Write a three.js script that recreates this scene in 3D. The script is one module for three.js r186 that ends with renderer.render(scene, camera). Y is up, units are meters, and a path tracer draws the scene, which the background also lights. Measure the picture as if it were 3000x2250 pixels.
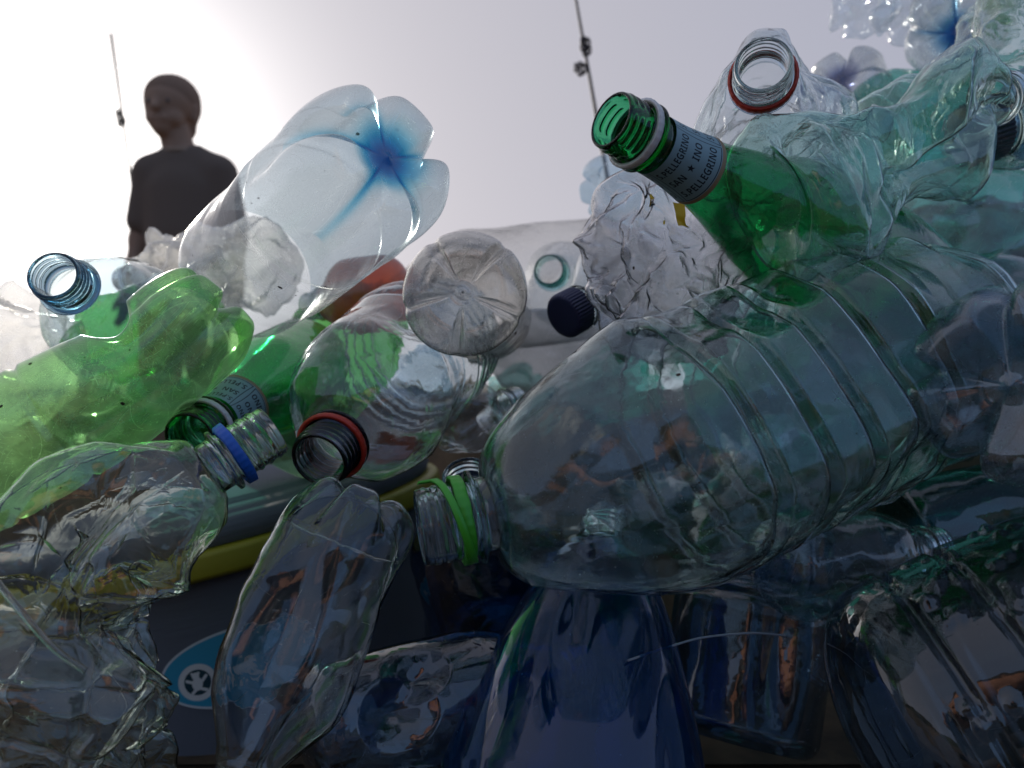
import * as THREE from 'three';
import { mergeGeometries } from 'three/addons/utils/BufferGeometryUtils.js';
import { MarchingCubes } from 'three/addons/objects/MarchingCubes.js';
import { RoundedBoxGeometry } from 'three/addons/geometries/RoundedBoxGeometry.js';

// ---------------------------------------------------------------- camera, sky, sun, exposure
const scene = new THREE.Scene();
const camera = new THREE.PerspectiveCamera(57.05, 4 / 3, 0.02, 3000);
camera.position.set(0, 0.3, 0);
camera.lookAt(0, 0.3, -1);
camera.focus = 0.37;
camera.userData.fStop = 7;
const F = 2070, EYE = new THREE.Vector3(0, 0.3, 0);
// a place given as the direction in which it is seen and its distance in front of the lens
const at = (px, py, d) => new THREE.Vector3((px - 1500) / F * d, 0.3 + (1125 - py) / F * d, -d);

const SUN = new THREE.Vector3(-1270, 645, -2070).normalize();
function skyTexture() {
  const W = 1024, H = 512, data = new Float32Array(W * H * 4);
  for (let j = 0; j < H; j++) for (let i = 0; i < W; i++) {
    const el = ((j + 0.5) / H - 0.5) * Math.PI, az = ((i + 0.5) / W - 0.5) * 2 * Math.PI;
    const y = Math.sin(el), x = Math.cos(az) * Math.cos(el), z = Math.sin(az) * Math.cos(el);
    const c = Math.min(1, Math.max(-1, x * SUN.x + y * SUN.y + z * SUN.z)), ang = Math.acos(c) * 180 / Math.PI;
    const up = Math.max(0, y), hor = Math.exp(-up * 4.5) * (1 - 0.6 * (0.5 - 0.5 * c));
    const glow = 1.9 * Math.exp(-Math.pow(ang / 8.5, 1.6)) + 0.62 * Math.exp(-ang / 10) + 0.26 * Math.exp(-ang / 26);
    const back = 0.5 - 0.5 * c;
    const b = [0.452 - 0.335 * back + 0.18 * hor, 0.437 - 0.19 * back + 0.155 * hor, 0.492 + 0.0 * back + 0.13 * hor];
    const o = (j * W + i) * 4;
    data[o] = b[0] + glow * 1.0; data[o + 1] = b[1] + glow * 0.95; data[o + 2] = b[2] + glow * 0.885; data[o + 3] = 1;
  }
  const t = new THREE.DataTexture(data, W, H, THREE.RGBAFormat, THREE.FloatType);
  t.mapping = THREE.EquirectangularReflectionMapping; t.magFilter = THREE.LinearFilter; t.needsUpdate = true;
  return t;
}
scene.background = skyTexture();
scene.environment = scene.background;
const sun = new THREE.DirectionalLight(new THREE.Color().setRGB(1, 0.92, 0.80), 4.6);
sun.position.copy(SUN).multiplyScalar(20);
sun.castShadow = true;
Object.assign(sun.shadow.camera, { left: -3, right: 3, top: 3, bottom: -3, near: 1, far: 60 });
sun.shadow.mapSize.set(2048, 2048);
scene.add(sun, sun.target);
const renderer = new THREE.WebGLRenderer();
renderer.toneMapping = THREE.LinearToneMapping;
renderer.toneMappingExposure = 1.0;
renderer.shadowMap.enabled = true;

// ---------------------------------------------------------------- helpers
function rng(seed) { let a = seed >>> 0; return () => { a = (a + 0x6d2b79f5) | 0; let t = Math.imul(a ^ (a >>> 15), 1 | a); t = (t + Math.imul(t ^ (t >>> 7), 61 | t)) ^ t; return ((t ^ (t >>> 14)) >>> 0) / 4294967296; }; }
const hash = (x, y, z, s) => { let h = Math.imul(x, 374761393) ^ Math.imul(y, 668265263) ^ Math.imul(z, 2147483647 - 1640531527) ^ Math.imul(s, 974634773); h = Math.imul(h ^ (h >>> 13), 1274126177); h ^= h >>> 16; h = Math.imul(h, 2246822519); return ((h ^ (h >>> 15)) >>> 0) / 2147483648 - 1; };
const smooth = (a, b, x) => { const t = Math.min(1, Math.max(0, (x - a) / (b - a))); return t * t * (3 - 2 * t); };
const lerp = (a, b, t) => a + (b - a) * t;
const clamp = (x, a, b) => Math.min(b, Math.max(a, x));
const rad = Math.PI / 180;
// folded-sheet noise: random heights joined by flat triangles, so that the joins are sharp creases
function facet(x, y, z, s) {
  const k = (x + y + z) / 3; x += k; y += k; z += k;
  const i = Math.floor(x), j = Math.floor(y), l = Math.floor(z), a = x - i, b = y - j, c = z - l;
  let n0 = hash(i, j, l, s), n3 = hash(i + 1, j + 1, l + 1, s), n1, n2, m1, m2, m3;
  if (a >= b) {
    if (b >= c) { m1 = a; m2 = b; m3 = c; n1 = hash(i + 1, j, l, s); n2 = hash(i + 1, j + 1, l, s); }
    else if (a >= c) { m1 = a; m2 = c; m3 = b; n1 = hash(i + 1, j, l, s); n2 = hash(i + 1, j, l + 1, s); }
    else { m1 = c; m2 = a; m3 = b; n1 = hash(i, j, l + 1, s); n2 = hash(i + 1, j, l + 1, s); }
  } else if (a >= c) { m1 = b; m2 = a; m3 = c; n1 = hash(i, j + 1, l, s); n2 = hash(i + 1, j + 1, l, s); }
  else if (b >= c) { m1 = b; m2 = c; m3 = a; n1 = hash(i, j + 1, l, s); n2 = hash(i, j + 1, l + 1, s); }
  else { m1 = c; m2 = b; m3 = a; n1 = hash(i, j, l + 1, s); n2 = hash(i, j + 1, l + 1, s); }
  return n0 * (1 - m1) + n1 * (m1 - m2) + n2 * (m2 - m3) + n3 * m3;
}
function vnoise(x, y, z, s) {
  const i = Math.floor(x), j = Math.floor(y), l = Math.floor(z), q = (t) => t * t * (3 - 2 * t), a = q(x - i), b = q(y - j), c = q(z - l);
  const e = (dx, dy, dz) => hash(i + dx, j + dy, l + dz, s);
  return lerp(lerp(lerp(e(0, 0, 0), e(1, 0, 0), a), lerp(e(0, 1, 0), e(1, 1, 0), a), b), lerp(lerp(e(0, 0, 1), e(1, 0, 1), a), lerp(e(0, 1, 1), e(1, 1, 1), a), b), c);
}
const used = new Map();
function numbered(name) { const n = used.get(name) ?? 0; used.set(name, n + 1); return n ? name + '_' + String(n).padStart(3, '0') : name; }
function tag(o, label, category, group, kind) { if (label) o.userData.label = label; if (category) o.userData.category = category; if (group) o.userData.group = group; if (kind) o.userData.kind = kind; return o; }
function mesh(name, g, m, parent) { const o = new THREE.Mesh(g, m); o.name = parent === scene ? numbered(name) : name; o.castShadow = o.receiveShadow = true; parent.add(o); return o; }
function thing(name, label, category, group) { const o = new THREE.Group(); o.name = numbered(name); tag(o, label, category, group); scene.add(o); return o; }

// ---------------------------------------------------------------- computed textures
function canvas(w, h, draw) { const c = document.createElement('canvas'); c.width = w; c.height = h; draw(c.getContext('2d'), w, h); return c; }
// scuffs: how rough the plastic is: cloudy wear, fine scratches, specks of grit
function scuffTexture(base, cloud, scratches, seed) {
  const N = 1024, r = rng(seed), data = new Uint8Array(N * N * 4), v = new Float32Array(N * N);
  const P = (x, y, f, s) => { // tiling noise
    const i = Math.floor(x), j = Math.floor(y), q = (t) => t * t * (3 - 2 * t), a = q(x - i), b = q(y - j), e = (m, n) => hash((m % f + f) % f, (n % f + f) % f, 7, s);
    return lerp(lerp(e(i, j), e(i + 1, j), a), lerp(e(i, j + 1), e(i + 1, j + 1), a), b);
  };
  for (let y = 0; y < N; y++) for (let x = 0; x < N; x++) {
    let n = 0, am = 0.5;
    for (let f = 6, k = 0; k < 5; k++, f *= 2, am *= 0.55) n += am * P(x / N * f, y / N * f, f, seed + k);
    v[y * N + x] = base + cloud * Math.max(0, n + 0.1);
  }
  for (let k = 0; k < scratches; k++) {
    let x = r() * N, y = r() * N, a = r() * 6.283, len = 6 + 90 * Math.pow(r(), 3), st = 0.08 + 0.35 * r() * r(), cu = (r() - 0.5) * 0.03;
    for (let i = 0; i < len; i++) { x += Math.cos(a); y += Math.sin(a); a += cu; const ix = ((x | 0) % N + N) % N, iy = ((y | 0) % N + N) % N; v[iy * N + ix] += st; }
  }
  for (let k = 0; k < scratches * 0.6; k++) { const x = r() * N, y = r() * N, s = 1 + 2 * r() * r() * r(); for (let i = -3; i <= 3; i++) for (let j = -3; j <= 3; j++) if (i * i + j * j < s * s) v[(((y | 0) + i + N) % N) * N + (((x | 0) + j + N) % N)] += 0.3; }
  for (let i = 0; i < N * N; i++) { const q = clamp(v[i], 0, 1) * 255; data[i * 4] = data[i * 4 + 1] = data[i * 4 + 2] = q; data[i * 4 + 3] = 255; }
  const t = new THREE.DataTexture(data, N, N); t.wrapS = t.wrapT = THREE.RepeatWrapping; t.magFilter = THREE.LinearFilter; t.needsUpdate = true;
  t.repeat.set(5, 5); // the map is 0.2 m wide
  return t;
}
function wobbleTexture() {
  const N = 512, data = new Uint8Array(N * N * 4);
  const P = (x, y, f, s) => { const i = Math.floor(x), j = Math.floor(y), q = (t) => t * t * t * (t * (6 * t - 15) + 10), a = q(x - i), b = q(y - j), e = (m, n) => hash((m % f + f) % f, (n % f + f) % f, 3, s); return lerp(lerp(e(i, j), e(i + 1, j), a), lerp(e(i, j + 1), e(i + 1, j + 1), a), b); };
  for (let y = 0; y < N; y++) for (let x = 0; x < N; x++) {
    const n = 0.62 * P(x / N * 9, y / N * 9, 9, 1) + 0.25 * P(x / N * 22, y / N * 22, 22, 2) + 0.07 * P(x / N * 60, y / N * 60, 60, 3);
    const q = clamp(0.5 + 0.5 * n, 0, 1) * 255, o = (y * N + x) * 4; data[o] = data[o + 1] = data[o + 2] = q; data[o + 3] = 255;
  }
  const t = new THREE.DataTexture(data, N, N); t.wrapS = t.wrapT = THREE.RepeatWrapping; t.magFilter = THREE.LinearFilter; t.needsUpdate = true; t.repeat.set(5, 5);
  return t;
}
const SCUFF = [scuffTexture(0.06, 0.14, 700, 11), scuffTexture(0.09, 0.32, 1500, 23), scuffTexture(0.03, 0.06, 420, 37), scuffTexture(0.38, 0.45, 1100, 41), scuffTexture(0.2, 0.35, 900, 53), scuffTexture(0.5, 0.35, 700, 67), scuffTexture(0.30, 0.55, 3500, 71), scuffTexture(0.17, 0.42, 2200, 83)];
const WOBBLE = wobbleTexture();

// ---------------------------------------------------------------- materials
// a thin plastic wall: light passes tinted, wear scatters it
function plastic(name, rgb, wear = 0, bump = 0.0009, extra = {}) {
  const m = new THREE.MeshPhysicalMaterial({ transmission: 1, thickness: 0, ior: 1.95, roughness: 1, roughnessMap: SCUFF[wear], bumpMap: WOBBLE, bumpScale: bump, side: THREE.DoubleSide, ...extra });
  m.color.setRGB(...rgb); m.name = name; return m;
}
// thick moulded plastic of the necks
function moulded(name, rgb, dist = 0.004) {
  const m = new THREE.MeshPhysicalMaterial({ transmission: 1, thickness: 0.003, ior: 1.5, roughness: 0.06, attenuationDistance: dist });
  m.attenuationColor.setRGB(...rgb); m.name = name; return m;
}
function solid(name, rgb, roughness = 0.5, extra = {}) { const m = new THREE.MeshPhysicalMaterial({ roughness, ...extra }); m.color.setRGB(...rgb); m.name = name; return m; }
const M = {
  clear: plastic('clear plastic', [0.90, 0.93, 0.95], 0), clearDull: plastic('clear scuffed plastic', [0.86, 0.89, 0.91], 1), clearClean: plastic('clear clean plastic', [0.80, 0.89, 0.92], 2, 0.0006), hazed: plastic('cloudy clear plastic', [0.66, 0.68, 0.70], 5), film: plastic('cloudy crumpled film', [0.80, 0.80, 0.86], 5),
  frosted: plastic('clear cloudy plastic', [0.88, 0.88, 0.87], 3), blueish: plastic('pale blue plastic', [0.78, 0.87, 0.92], 1),
  greyish: plastic('pale grey plastic', [0.74, 0.79, 0.82], 1), aqua: plastic('aqua plastic', [0.62, 0.86, 0.82], 0), teal: plastic('teal plastic', [0.30, 0.68, 0.60], 0), tealDark: plastic('deep teal plastic', [0.12, 0.42, 0.42], 0),
  lime: plastic('light green plastic', [0.58, 0.86, 0.50], 6), green: plastic('green plastic', [0.10, 0.58, 0.28], 0), greenMid: plastic('mid green plastic', [0.36, 0.68, 0.36], 0),
  blue: plastic('blue plastic', [0.10, 0.27, 0.50], 2), blueDeep: plastic('deep blue plastic', [0.08, 0.22, 0.46], 0), navyClear: plastic('smoky blue plastic', [0.42, 0.54, 0.66], 2),
  orange: plastic('orange plastic', [0.64, 0.25, 0.04], 5),
  star: plastic('clear plastic with blue foot', [1, 1, 1], 7, 0.0005, { vertexColors: true }),
  neckClear: moulded('clear moulded neck', [0.80, 0.87, 0.88], 0.006), neckGreen: moulded('green moulded neck', [0.04, 0.42, 0.16], 0.003), neckBlue: moulded('pale blue moulded neck', [0.70, 0.82, 0.88], 0.006),
  neckDark: moulded('dark moulded neck', [0.28, 0.30, 0.38], 0.003), neckDark2: moulded('blue grey moulded neck', [0.30, 0.48, 0.58], 0.005), neckSea: moulded('sea green moulded neck', [0.45, 0.72, 0.70], 0.004),
  red: solid('red ring plastic', [0.58, 0.05, 0.025], 0.35), blueRing: solid('blue ring plastic', [0.01, 0.12, 0.55], 0.35), greenRing: solid('green ring plastic', [0.06, 0.42, 0.03], 0.35),
  whiteRing: solid('white ring plastic', [0.72, 0.72, 0.70], 0.5), navy: solid('navy cap plastic', [0.035, 0.042, 0.11], 0.42), darkBlue: solid('dark blue cap plastic', [0.01, 0.03, 0.16], 0.4),
};

function shell(name, rgb, dist, wear, extra = {}) { // a wall with real thickness
  const m = new THREE.MeshPhysicalMaterial({ transmission: 1, thickness: 0.001, ior: 1.6, roughness: 0.8, roughnessMap: SCUFF[wear], bumpMap: WOBBLE, bumpScale: 0.00015, attenuationDistance: dist, ...extra }); m.attenuationColor.setRGB(...rgb); m.name = name; return m;
}
M.shellClear = shell('clear thick plastic', [0.55, 0.66, 0.72], 0.003, 2);
M.shellHero = shell('clear thick plastic with teal tint', [0.52, 0.74, 0.78], 0.003, 0, { bumpScale: 0.0003, transmission: 1 });
M.shellGrey = shell('grey clear thick plastic', [0.80, 0.79, 0.75], 0.003, 1, { bumpScale: 0.0003 });
M.foot = plastic('cloudy grey plastic', [0.50, 0.56, 0.61], 1, 0.0003, { ior: 2.1 });
M.smokeGloss = plastic('glossy smoky plastic', [0.44, 0.52, 0.58], 2, 0.0005, { ior: 1.85 });
M.shellPale = shell('pale green clear plastic', [0.60, 0.76, 0.64], 0.003, 2, { bumpScale: 0.0001 });
M.shellFilm = shell('cloudy crumpled plastic', [0.62, 0.62, 0.68], 0.003, 4);
M.shellBlue = shell('deep blue thick plastic', [0.16, 0.42, 0.72], 0.002, 2, { bumpScale: 0.0001, transmission: 0.94, ior: 1.6 }); M.shellBlue.color.setRGB(0.03, 0.27, 0.66);
M.shellSmoke = shell('smoky thick plastic', [0.42, 0.50, 0.56], 0.0025, 2, { bumpScale: 0.0004 });
M.yellow = solid('yellow print', [0.72, 0.50, 0.01], 0.5, { side: THREE.DoubleSide }); M.ink = solid('dark print', [0.02, 0.05, 0.06], 0.5, { side: THREE.DoubleSide });
M.shellAqua = shell('aqua thick plastic', [0.34, 0.66, 0.56], 0.003, 2);
M.shellStar = shell('clear thick plastic with blue foot', [0.50, 0.62, 0.68], 0.003, 2, { vertexColors: true });
// ---------------------------------------------------------------- bottles
// Local axes: y runs from the foot to the mouth, z is the side turned towards the lens, x = y cross z.
function place(o, A, B) {
  const a = at(...A), b = at(...B), Y = b.clone().sub(a), L = Y.length(); Y.normalize();
  const Z = EYE.clone().sub(a.clone().lerp(b, 0.5)); Z.addScaledVector(Y, -Z.dot(Y)).normalize();
  const X = Y.clone().cross(Z);
  o.position.copy(a); o.quaternion.setFromRotationMatrix(new THREE.Matrix4().makeBasis(X, Y, Z));
  return L;
}
function gridGeometry(nu, nv, f, colorOf) { // f(i / nu, j / nv, out) for columns round and rows along; the first and last column coincide
  const W = nu + 1, pos = new Float32Array(W * (nv + 1) * 3), uv = new Float32Array(W * (nv + 1) * 2), col = colorOf ? new Float32Array(W * (nv + 1) * 3) : null, idx = [], out = { p: [0, 0, 0], uv: [0, 0], c: [1, 1, 1] };
  for (let j = 0; j <= nv; j++) for (let i = 0; i <= nu; i++) {
    f(i / nu, j / nv, out); const k = j * W + i;
    pos.set(out.p, k * 3); uv.set(out.uv, k * 2); if (col) col.set(out.c, k * 3);
  }
  for (let j = 0; j < nv; j++) for (let i = 0; i < nu; i++) { const a = j * W + i, b = a + 1, c = a + W, d = c + 1; idx.push(a, b, c, b, d, c); }
  const g = new THREE.BufferGeometry();
  g.setAttribute('position', new THREE.BufferAttribute(pos, 3)); g.setAttribute('uv', new THREE.BufferAttribute(uv, 2)); if (col) g.setAttribute('color', new THREE.BufferAttribute(col, 3));
  g.setIndex(idx); g.computeVertexNormals();
  const n = g.attributes.normal;
  for (let j = 0; j <= nv; j++) { // close the seam
    const a = j * W, b = a + nu, x = n.getX(a) + n.getX(b), y = n.getY(a) + n.getY(b), z = n.getZ(a) + n.getZ(b), l = Math.hypot(x, y, z) || 1;
    n.setXYZ(a, x / l, y / l, z / l); n.setXYZ(b, x / l, y / l, z / l);
  }
  return g;
}
function warper(o, L) { // bends a finished bottle along a curved centre line
  const { bend } = o;
  if (!bend) return (p) => p;
  const [bx, bz, s0 = 0, s1 = 1] = bend, c = (y) => { const t = Math.max(0, y / L - s0), w = s1 - s0; return (t < w ? t * t / (2 * w) : t - w / 2) * L; };
  return (p) => {
    const y = p[1], h = 1e-4, f = c(y), d = (c(y + h) - c(y - h)) / (2 * h), T = new THREE.Vector3(bx * d, 1, bz * d).normalize();
    const q = new THREE.Quaternion().setFromUnitVectors(new THREE.Vector3(0, 1, 0), T), v = new THREE.Vector3(p[0], 0, p[2]).applyQuaternion(q);
    p[0] = v.x + bx * f; p[1] = v.y + y; p[2] = v.z + bz * f; return p;
  };
}
function bodyGeometry(o, L, neckL) {
  const { R, Rn, seed = 1, base = 'petal', ribs = [], dents = [], crumple = [], squash = 1, square = 0, res = 1, shoulder = 0.3, shape = 0.5, spin = 0, baseColor, bumps, grid } = o;
  const top = L - neckL, sh0 = top - shoulder * L, deep = o.deep ?? 1, hb = base === 'petal' ? R * 0.95 * deep : base === 'flat' ? R * 0.22 : R * 0.6;
  const nt = Math.round(150 * res), nb = Math.round(34 * res), ns = Math.max(10, Math.round((sh0 - hb) / 0.0016 * res * 0.9)), nh = Math.round(46 * res), nv = nb + ns + nh, warp = warper(o, L), lean = o.lean ?? [0, 0];
  const profile = (y) => { // radius of the plain bottle above its foot
    if (y <= sh0) return R;
    const t = (y - sh0) / (top - sh0); if (o.cone) return Rn + (R - Rn) * lerp(1 - t, Math.sqrt(1 - t * t), o.cone); return Rn + (R - Rn) * lerp(0.5 + 0.5 * Math.cos(Math.PI * t), Math.sqrt(Math.max(0, 1 - t * t)), shape);
  };
  o.cols = nt; o.rows = nv;
  const g = gridGeometry(nt, nv, (u, v, out) => {
    const th = u * 2 * Math.PI - Math.PI, row = v * nv, tf = th + spin * rad; let r, y, onBase = 0, q = 1;
    if (row < nb) { // the foot, from its middle outwards
      q = row / nb; onBase = 1; r = R * Math.sin(q * Math.PI / 2);
      const rr = r / R;
      if (base === 'petal') {
        const dome = hb * (1 - Math.sqrt(Math.max(0, 1 - rr * rr))) + R * 0.2 * (1 - rr * rr), foot = rr < 0.62 ? R * 0.2 * (1 - smooth(0.16, 0.6, rr)) : hb * (1 - Math.sqrt(Math.max(0, 1 - Math.pow((rr - 0.62) / 0.38, 2))));
        const w = 1 - Math.pow(0.5 + 0.5 * Math.cos(5 * tf), o.valley ?? 5);
        y = lerp(dome, foot, w); r *= 1 - 0.10 * (o.notch ?? 1) * (1 - w) * smooth(0.35, 0.9, rr); if (o.knob) y += R * 0.02 * Math.sin(clamp(rr, 0, 0.3) * 62) * smooth(0.3, 0.1, rr);
        if (rr < 0.09) y -= R * 0.05 * (1 - rr / 0.09);
      } else if (base === 'flat') { y = rr < 0.8 ? R * 0.16 * (1 - smooth(0.35, 0.8, rr)) : hb * (1 - Math.sqrt(Math.max(0, 1 - Math.pow((rr - 0.8) / 0.2, 2)))); } else { y = hb * (1 - Math.sqrt(Math.max(0, 1 - rr * rr))); }
    } else if (row < nb + ns) { y = lerp(hb, sh0, (row - nb) / ns); r = R; } else { y = lerp(sh0, top, (row - nb - ns) / nh); r = profile(y); }
    if (base === 'petal' && !onBase) { const t = (y - hb) / (R * 1.2); if (t < 1) r *= 1 - 0.10 * (o.notch ?? 1) * Math.pow(0.5 + 0.5 * Math.cos(5 * tf), o.valley ?? 5) * (1 - smooth(0, 1, t)); }
    for (const [s, depth, w, hel = 0] of ribs) { const d = (y - s * L - hel * th) / w; if (Math.abs(d) < 1) r -= depth * Math.pow(1 - d * d, 2) * (1 - onBase); }
    if (square && !onBase) { const k = Math.pow(Math.pow(Math.abs(Math.cos(tf)), 6) + Math.pow(Math.abs(Math.sin(tf)), 6), -1 / 6); r *= lerp(1, k * 0.9, square * smooth(top, sh0, y)); }
    if (grid && !onBase && y < sh0) { const a = Math.abs(Math.sin(tf * grid[0])), b = Math.abs(Math.sin(y / grid[1] * Math.PI)); r -= grid[2] * (1 - smooth(0, 0.35, a) * smooth(0, 0.35, b)); }
    if (bumps && !onBase && y < sh0) { for (const [bs, bt, br] of bumps) { const dy = y - bs, dt = (((th - bt + 9.4248) % 6.2832) - 3.1416) * R, e = (dy * dy + dt * dt) / (br * br); if (e < 1) r += 0.5 * br * Math.sqrt(1 - e) * (1 - e * 0.3); } }
    let x = r * Math.sin(th), z = r * Math.cos(th), push = 0;
    const edge = o.crumpleFoot ? 1 : smooth(0.25, 0.9, onBase ? q : 1), nearNeck = smooth(top, top - 0.25 * R, y), X = x, Yy = y, Zz = z;
    for (const [amp, scale, kind = 0, from = 0, to = 1] of crumple) {
      const m = edge * nearNeck * amp * smooth(from - 0.08, from + 0.04, y / L) * smooth(to + 0.08, to - 0.04, y / L), wx = 0.22 * vnoise(X / scale * 0.7, Yy / scale * 0.7, Zz / scale * 0.7, seed + 9), f = facet(X / scale + wx + seed, Yy / scale - wx, Zz / scale + wx, seed);
      push += m * (kind === 1 ? 0.5 - 1.6 * Math.abs(f) : kind === 2 ? vnoise(X / scale, Yy / scale, Zz / scale, seed) : f - 0.25);
      if (kind === 3) { x += m * facet(Yy / scale, Zz / scale, X / scale, seed + 5) * 0.8; y += m * facet(Zz / scale, X / scale, Yy / scale, seed + 6) * 0.6; z += m * facet(X / scale + 4, Zz / scale, Yy / scale, seed + 7) * 0.8; }
    }
    for (const [s, tdeg, depth, rs, rt, sharp = 0] of dents) {
      const dy = (y - s * L) / rs, dt = ((((th - tdeg * rad + 9.4248) % 6.2832) + 6.2832) % 6.2832 - 3.1416) / (rt * rad), e = dy * dy + dt * dt;
      if (e < 1) push -= depth * (sharp ? lerp(Math.pow(1 - e, 2), 1 - Math.sqrt(e), sharp) : Math.pow(1 - e, 2)) * (onBase ? q : 1);
    }
    const rr = Math.max(1e-6, Math.hypot(X, Zz)); x += X / rr * push; z += Zz / rr * push;
    const sq = lerp(1, squash, (onBase ? 0.5 + 0.5 * q : 1) * smooth(top, top - 0.6 * R - 0.1 * L, y)); z *= sq; x *= lerp(1, 1 / Math.sqrt(sq), 0.8);
    out.p = warp([x + lean[0] * (y), y, z + lean[1] * y]); out.uv = onBase ? [r * Math.sin(th), r * Math.cos(th)] : [th * R, y];
    if (baseColor) { const [tint, pig] = baseColor, rr2 = r / R, star = onBase ? 2.0 * Math.exp(-Math.pow(rr2 / 0.25, 2)) + 0.9 * Math.exp(-Math.pow(rr2 / 0.62, 2)) * Math.pow(0.5 + 0.5 * Math.cos(5 * tf), 40) : 0, k = Math.min(1.7, star); out.c = [0, 1, 2].map((c) => tint[c] * Math.pow(pig[c], k)); }
  }, !!baseColor);
  return g;
}
// neck: lip, helical thread, tamper-ring seat and support ring; solid moulded plastic with an inner bore
function neckGeometry(o, L, neckL) {
  const { Rn } = o, y0 = L - neckL, w = Rn * 0.13, pts = [], warp = warper(o, L), lean = o.lean ?? [0, 0];
  const P = (y, r, t = 0) => pts.push([y, r, t]);
  P(-0.04, 0.995); P(0.10, 0.99); P(0.16, 1.0); P(0.18, 1.22); P(0.20, 1.25); P(0.23, 1.25); P(0.25, 1.22); P(0.27, 1.0); P(0.34, 1.0); P(0.38, 1.09); P(0.42, 1.10); P(0.44, 1.0);
  for (let k = 0; k <= 26; k++) P(0.46 + 0.46 * k / 26, 1.0, Math.min(1, k / 3, (26 - k) / 3));
  P(0.94, 1.0); P(0.985, 0.985); P(1.0, 0.95); P(1.0, 0.90); P(0.985, 0.87); P(0.9, 0.86); P(0.5, 0.86); P(0.1, 0.86); P(-0.04, 0.97);
  const n = pts.length - 1;
  return gridGeometry(o.res && o.res < 0.6 ? 48 : 96, n, (u, v, out) => {
    const [yy, rr, t] = pts[Math.round(v * n)], th = u * 2 * Math.PI; let r = rr * Rn;
    if (t) { const ph = ((yy - 0.46) / 0.155 - u * 1.0 + 10) % 1; r += t * Rn * (o.thread ?? 0.065) * Math.pow(Math.max(0, 1 - Math.pow((ph - 0.5) / 0.28, 2)), 0.7) * (o.gap ? smooth(0.1, 0.2, Math.abs(((u * 4) % 1) - 0.5)) : 1); }
    const y = y0 + yy * neckL; out.p = warp([r * Math.sin(th) + lean[0] * y, y, r * Math.cos(th) + lean[1] * y]); out.uv = [th * Rn, y];
  });
}
function bandGeometry(o, L, y0, y1, r0, r1, thick = 0.0012, ragged = 0, nu = 240, ru = [0, 1]) { // a closed ring or strip round the neck
  const warp = warper(o, L), lean = o.lean ?? [0, 0], sec = [[0, 0], [0.12, 1], [0.88, 1], [1, 0], [0, 0]];
  return gridGeometry(nu, 4, (u, v, out) => {
    const [t, k] = sec[Math.round(v * 4)], uu = lerp(ru[0], ru[1], u), th = uu * 2 * Math.PI, y = lerp(y0, y1, t) + (ragged ? ragged * facet(uu * 14, t * 2, 3, o.seed ?? 1) : 0), r = lerp(r0, r1, t) + k * (thick + (nu > 60 && ru[1] === 1 ? 0.00007 * Math.cos(th * 30) : 0));
    out.p = warp([r * Math.sin(th) + lean[0] * y, y, r * Math.cos(th) + lean[1] * y]); out.uv = [u, t];
  });
}
const profileOf = (o, L, neckL, y) => { const top = L - neckL, sh0 = top - (o.shoulder ?? 0.3) * L; if (y <= sh0) return o.R; const t = (y - sh0) / (top - sh0); return o.Rn + (o.R - o.Rn) * lerp(0.5 + 0.5 * Math.cos(Math.PI * t), Math.sqrt(Math.max(0, 1 - t * t)), o.shape ?? 0.5); };
function thicken(g, w) { // gives the wall an inner face
  const p = g.attributes.position, n = g.attributes.normal, uv = g.attributes.uv, c = g.attributes.color, N = p.count, P = new Float32Array(N * 6), Q = new Float32Array(N * 6), U = new Float32Array(N * 4), I = Array.from(g.index.array), k = I.length;
  for (let i = 0; i < N; i++) for (let a = 0; a < 3; a++) { const v = p.array[i * 3 + a], m = n.array[i * 3 + a]; P[i * 3 + a] = v; P[(i + N) * 3 + a] = v - m * w; Q[i * 3 + a] = m; Q[(i + N) * 3 + a] = -m; if (a < 2) U[i * 2 + a] = U[(i + N) * 2 + a] = uv.array[i * 2 + a]; }
  for (let i = 0; i < k; i += 3) I.push(I[i] + N, I[i + 2] + N, I[i + 1] + N);
  const o = new THREE.BufferGeometry(); o.setAttribute('position', new THREE.BufferAttribute(P, 3)); o.setAttribute('normal', new THREE.BufferAttribute(Q, 3)); o.setAttribute('uv', new THREE.BufferAttribute(U, 2));
  if (c) { const C = new Float32Array(N * 6); C.set(c.array); C.set(c.array, N * 3); o.setAttribute('color', new THREE.BufferAttribute(C, 3)); }
  o.setIndex(I); return o;
}
function bottle(o) {
  const b = thing(o.name ?? 'plastic_bottle', o.label, o.category ?? 'bottle', o.group), L = place(b, o.A, o.B), neckL = o.neckL ?? o.Rn * 1.7;
  let bg = bodyGeometry(o, L, o.neck === false ? 0 : neckL); if (o.wall) bg = thicken(bg, o.wall);
  mesh('body', bg, o.mat, b);
  if (o.neck !== false) mesh('neck', neckGeometry(o, L, neckL), o.neckMat ?? M.neckClear, b);
  if (o.ring) mesh('ring', bandGeometry(o, L, L - neckL * (o.ringSpan ? o.ringSpan[0] : 0.70), L - neckL * (o.ringSpan ? o.ringSpan[1] : 0.54), o.Rn * 1.08, o.Rn * 1.12, o.Rn * 0.15, o.ragged ?? 0.0004), o.ring, b);
  if (o.cap) cap(o, b, L, neckL);
  o.L = L; o.nL = neckL; o.obj = b; return b;
}
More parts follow.
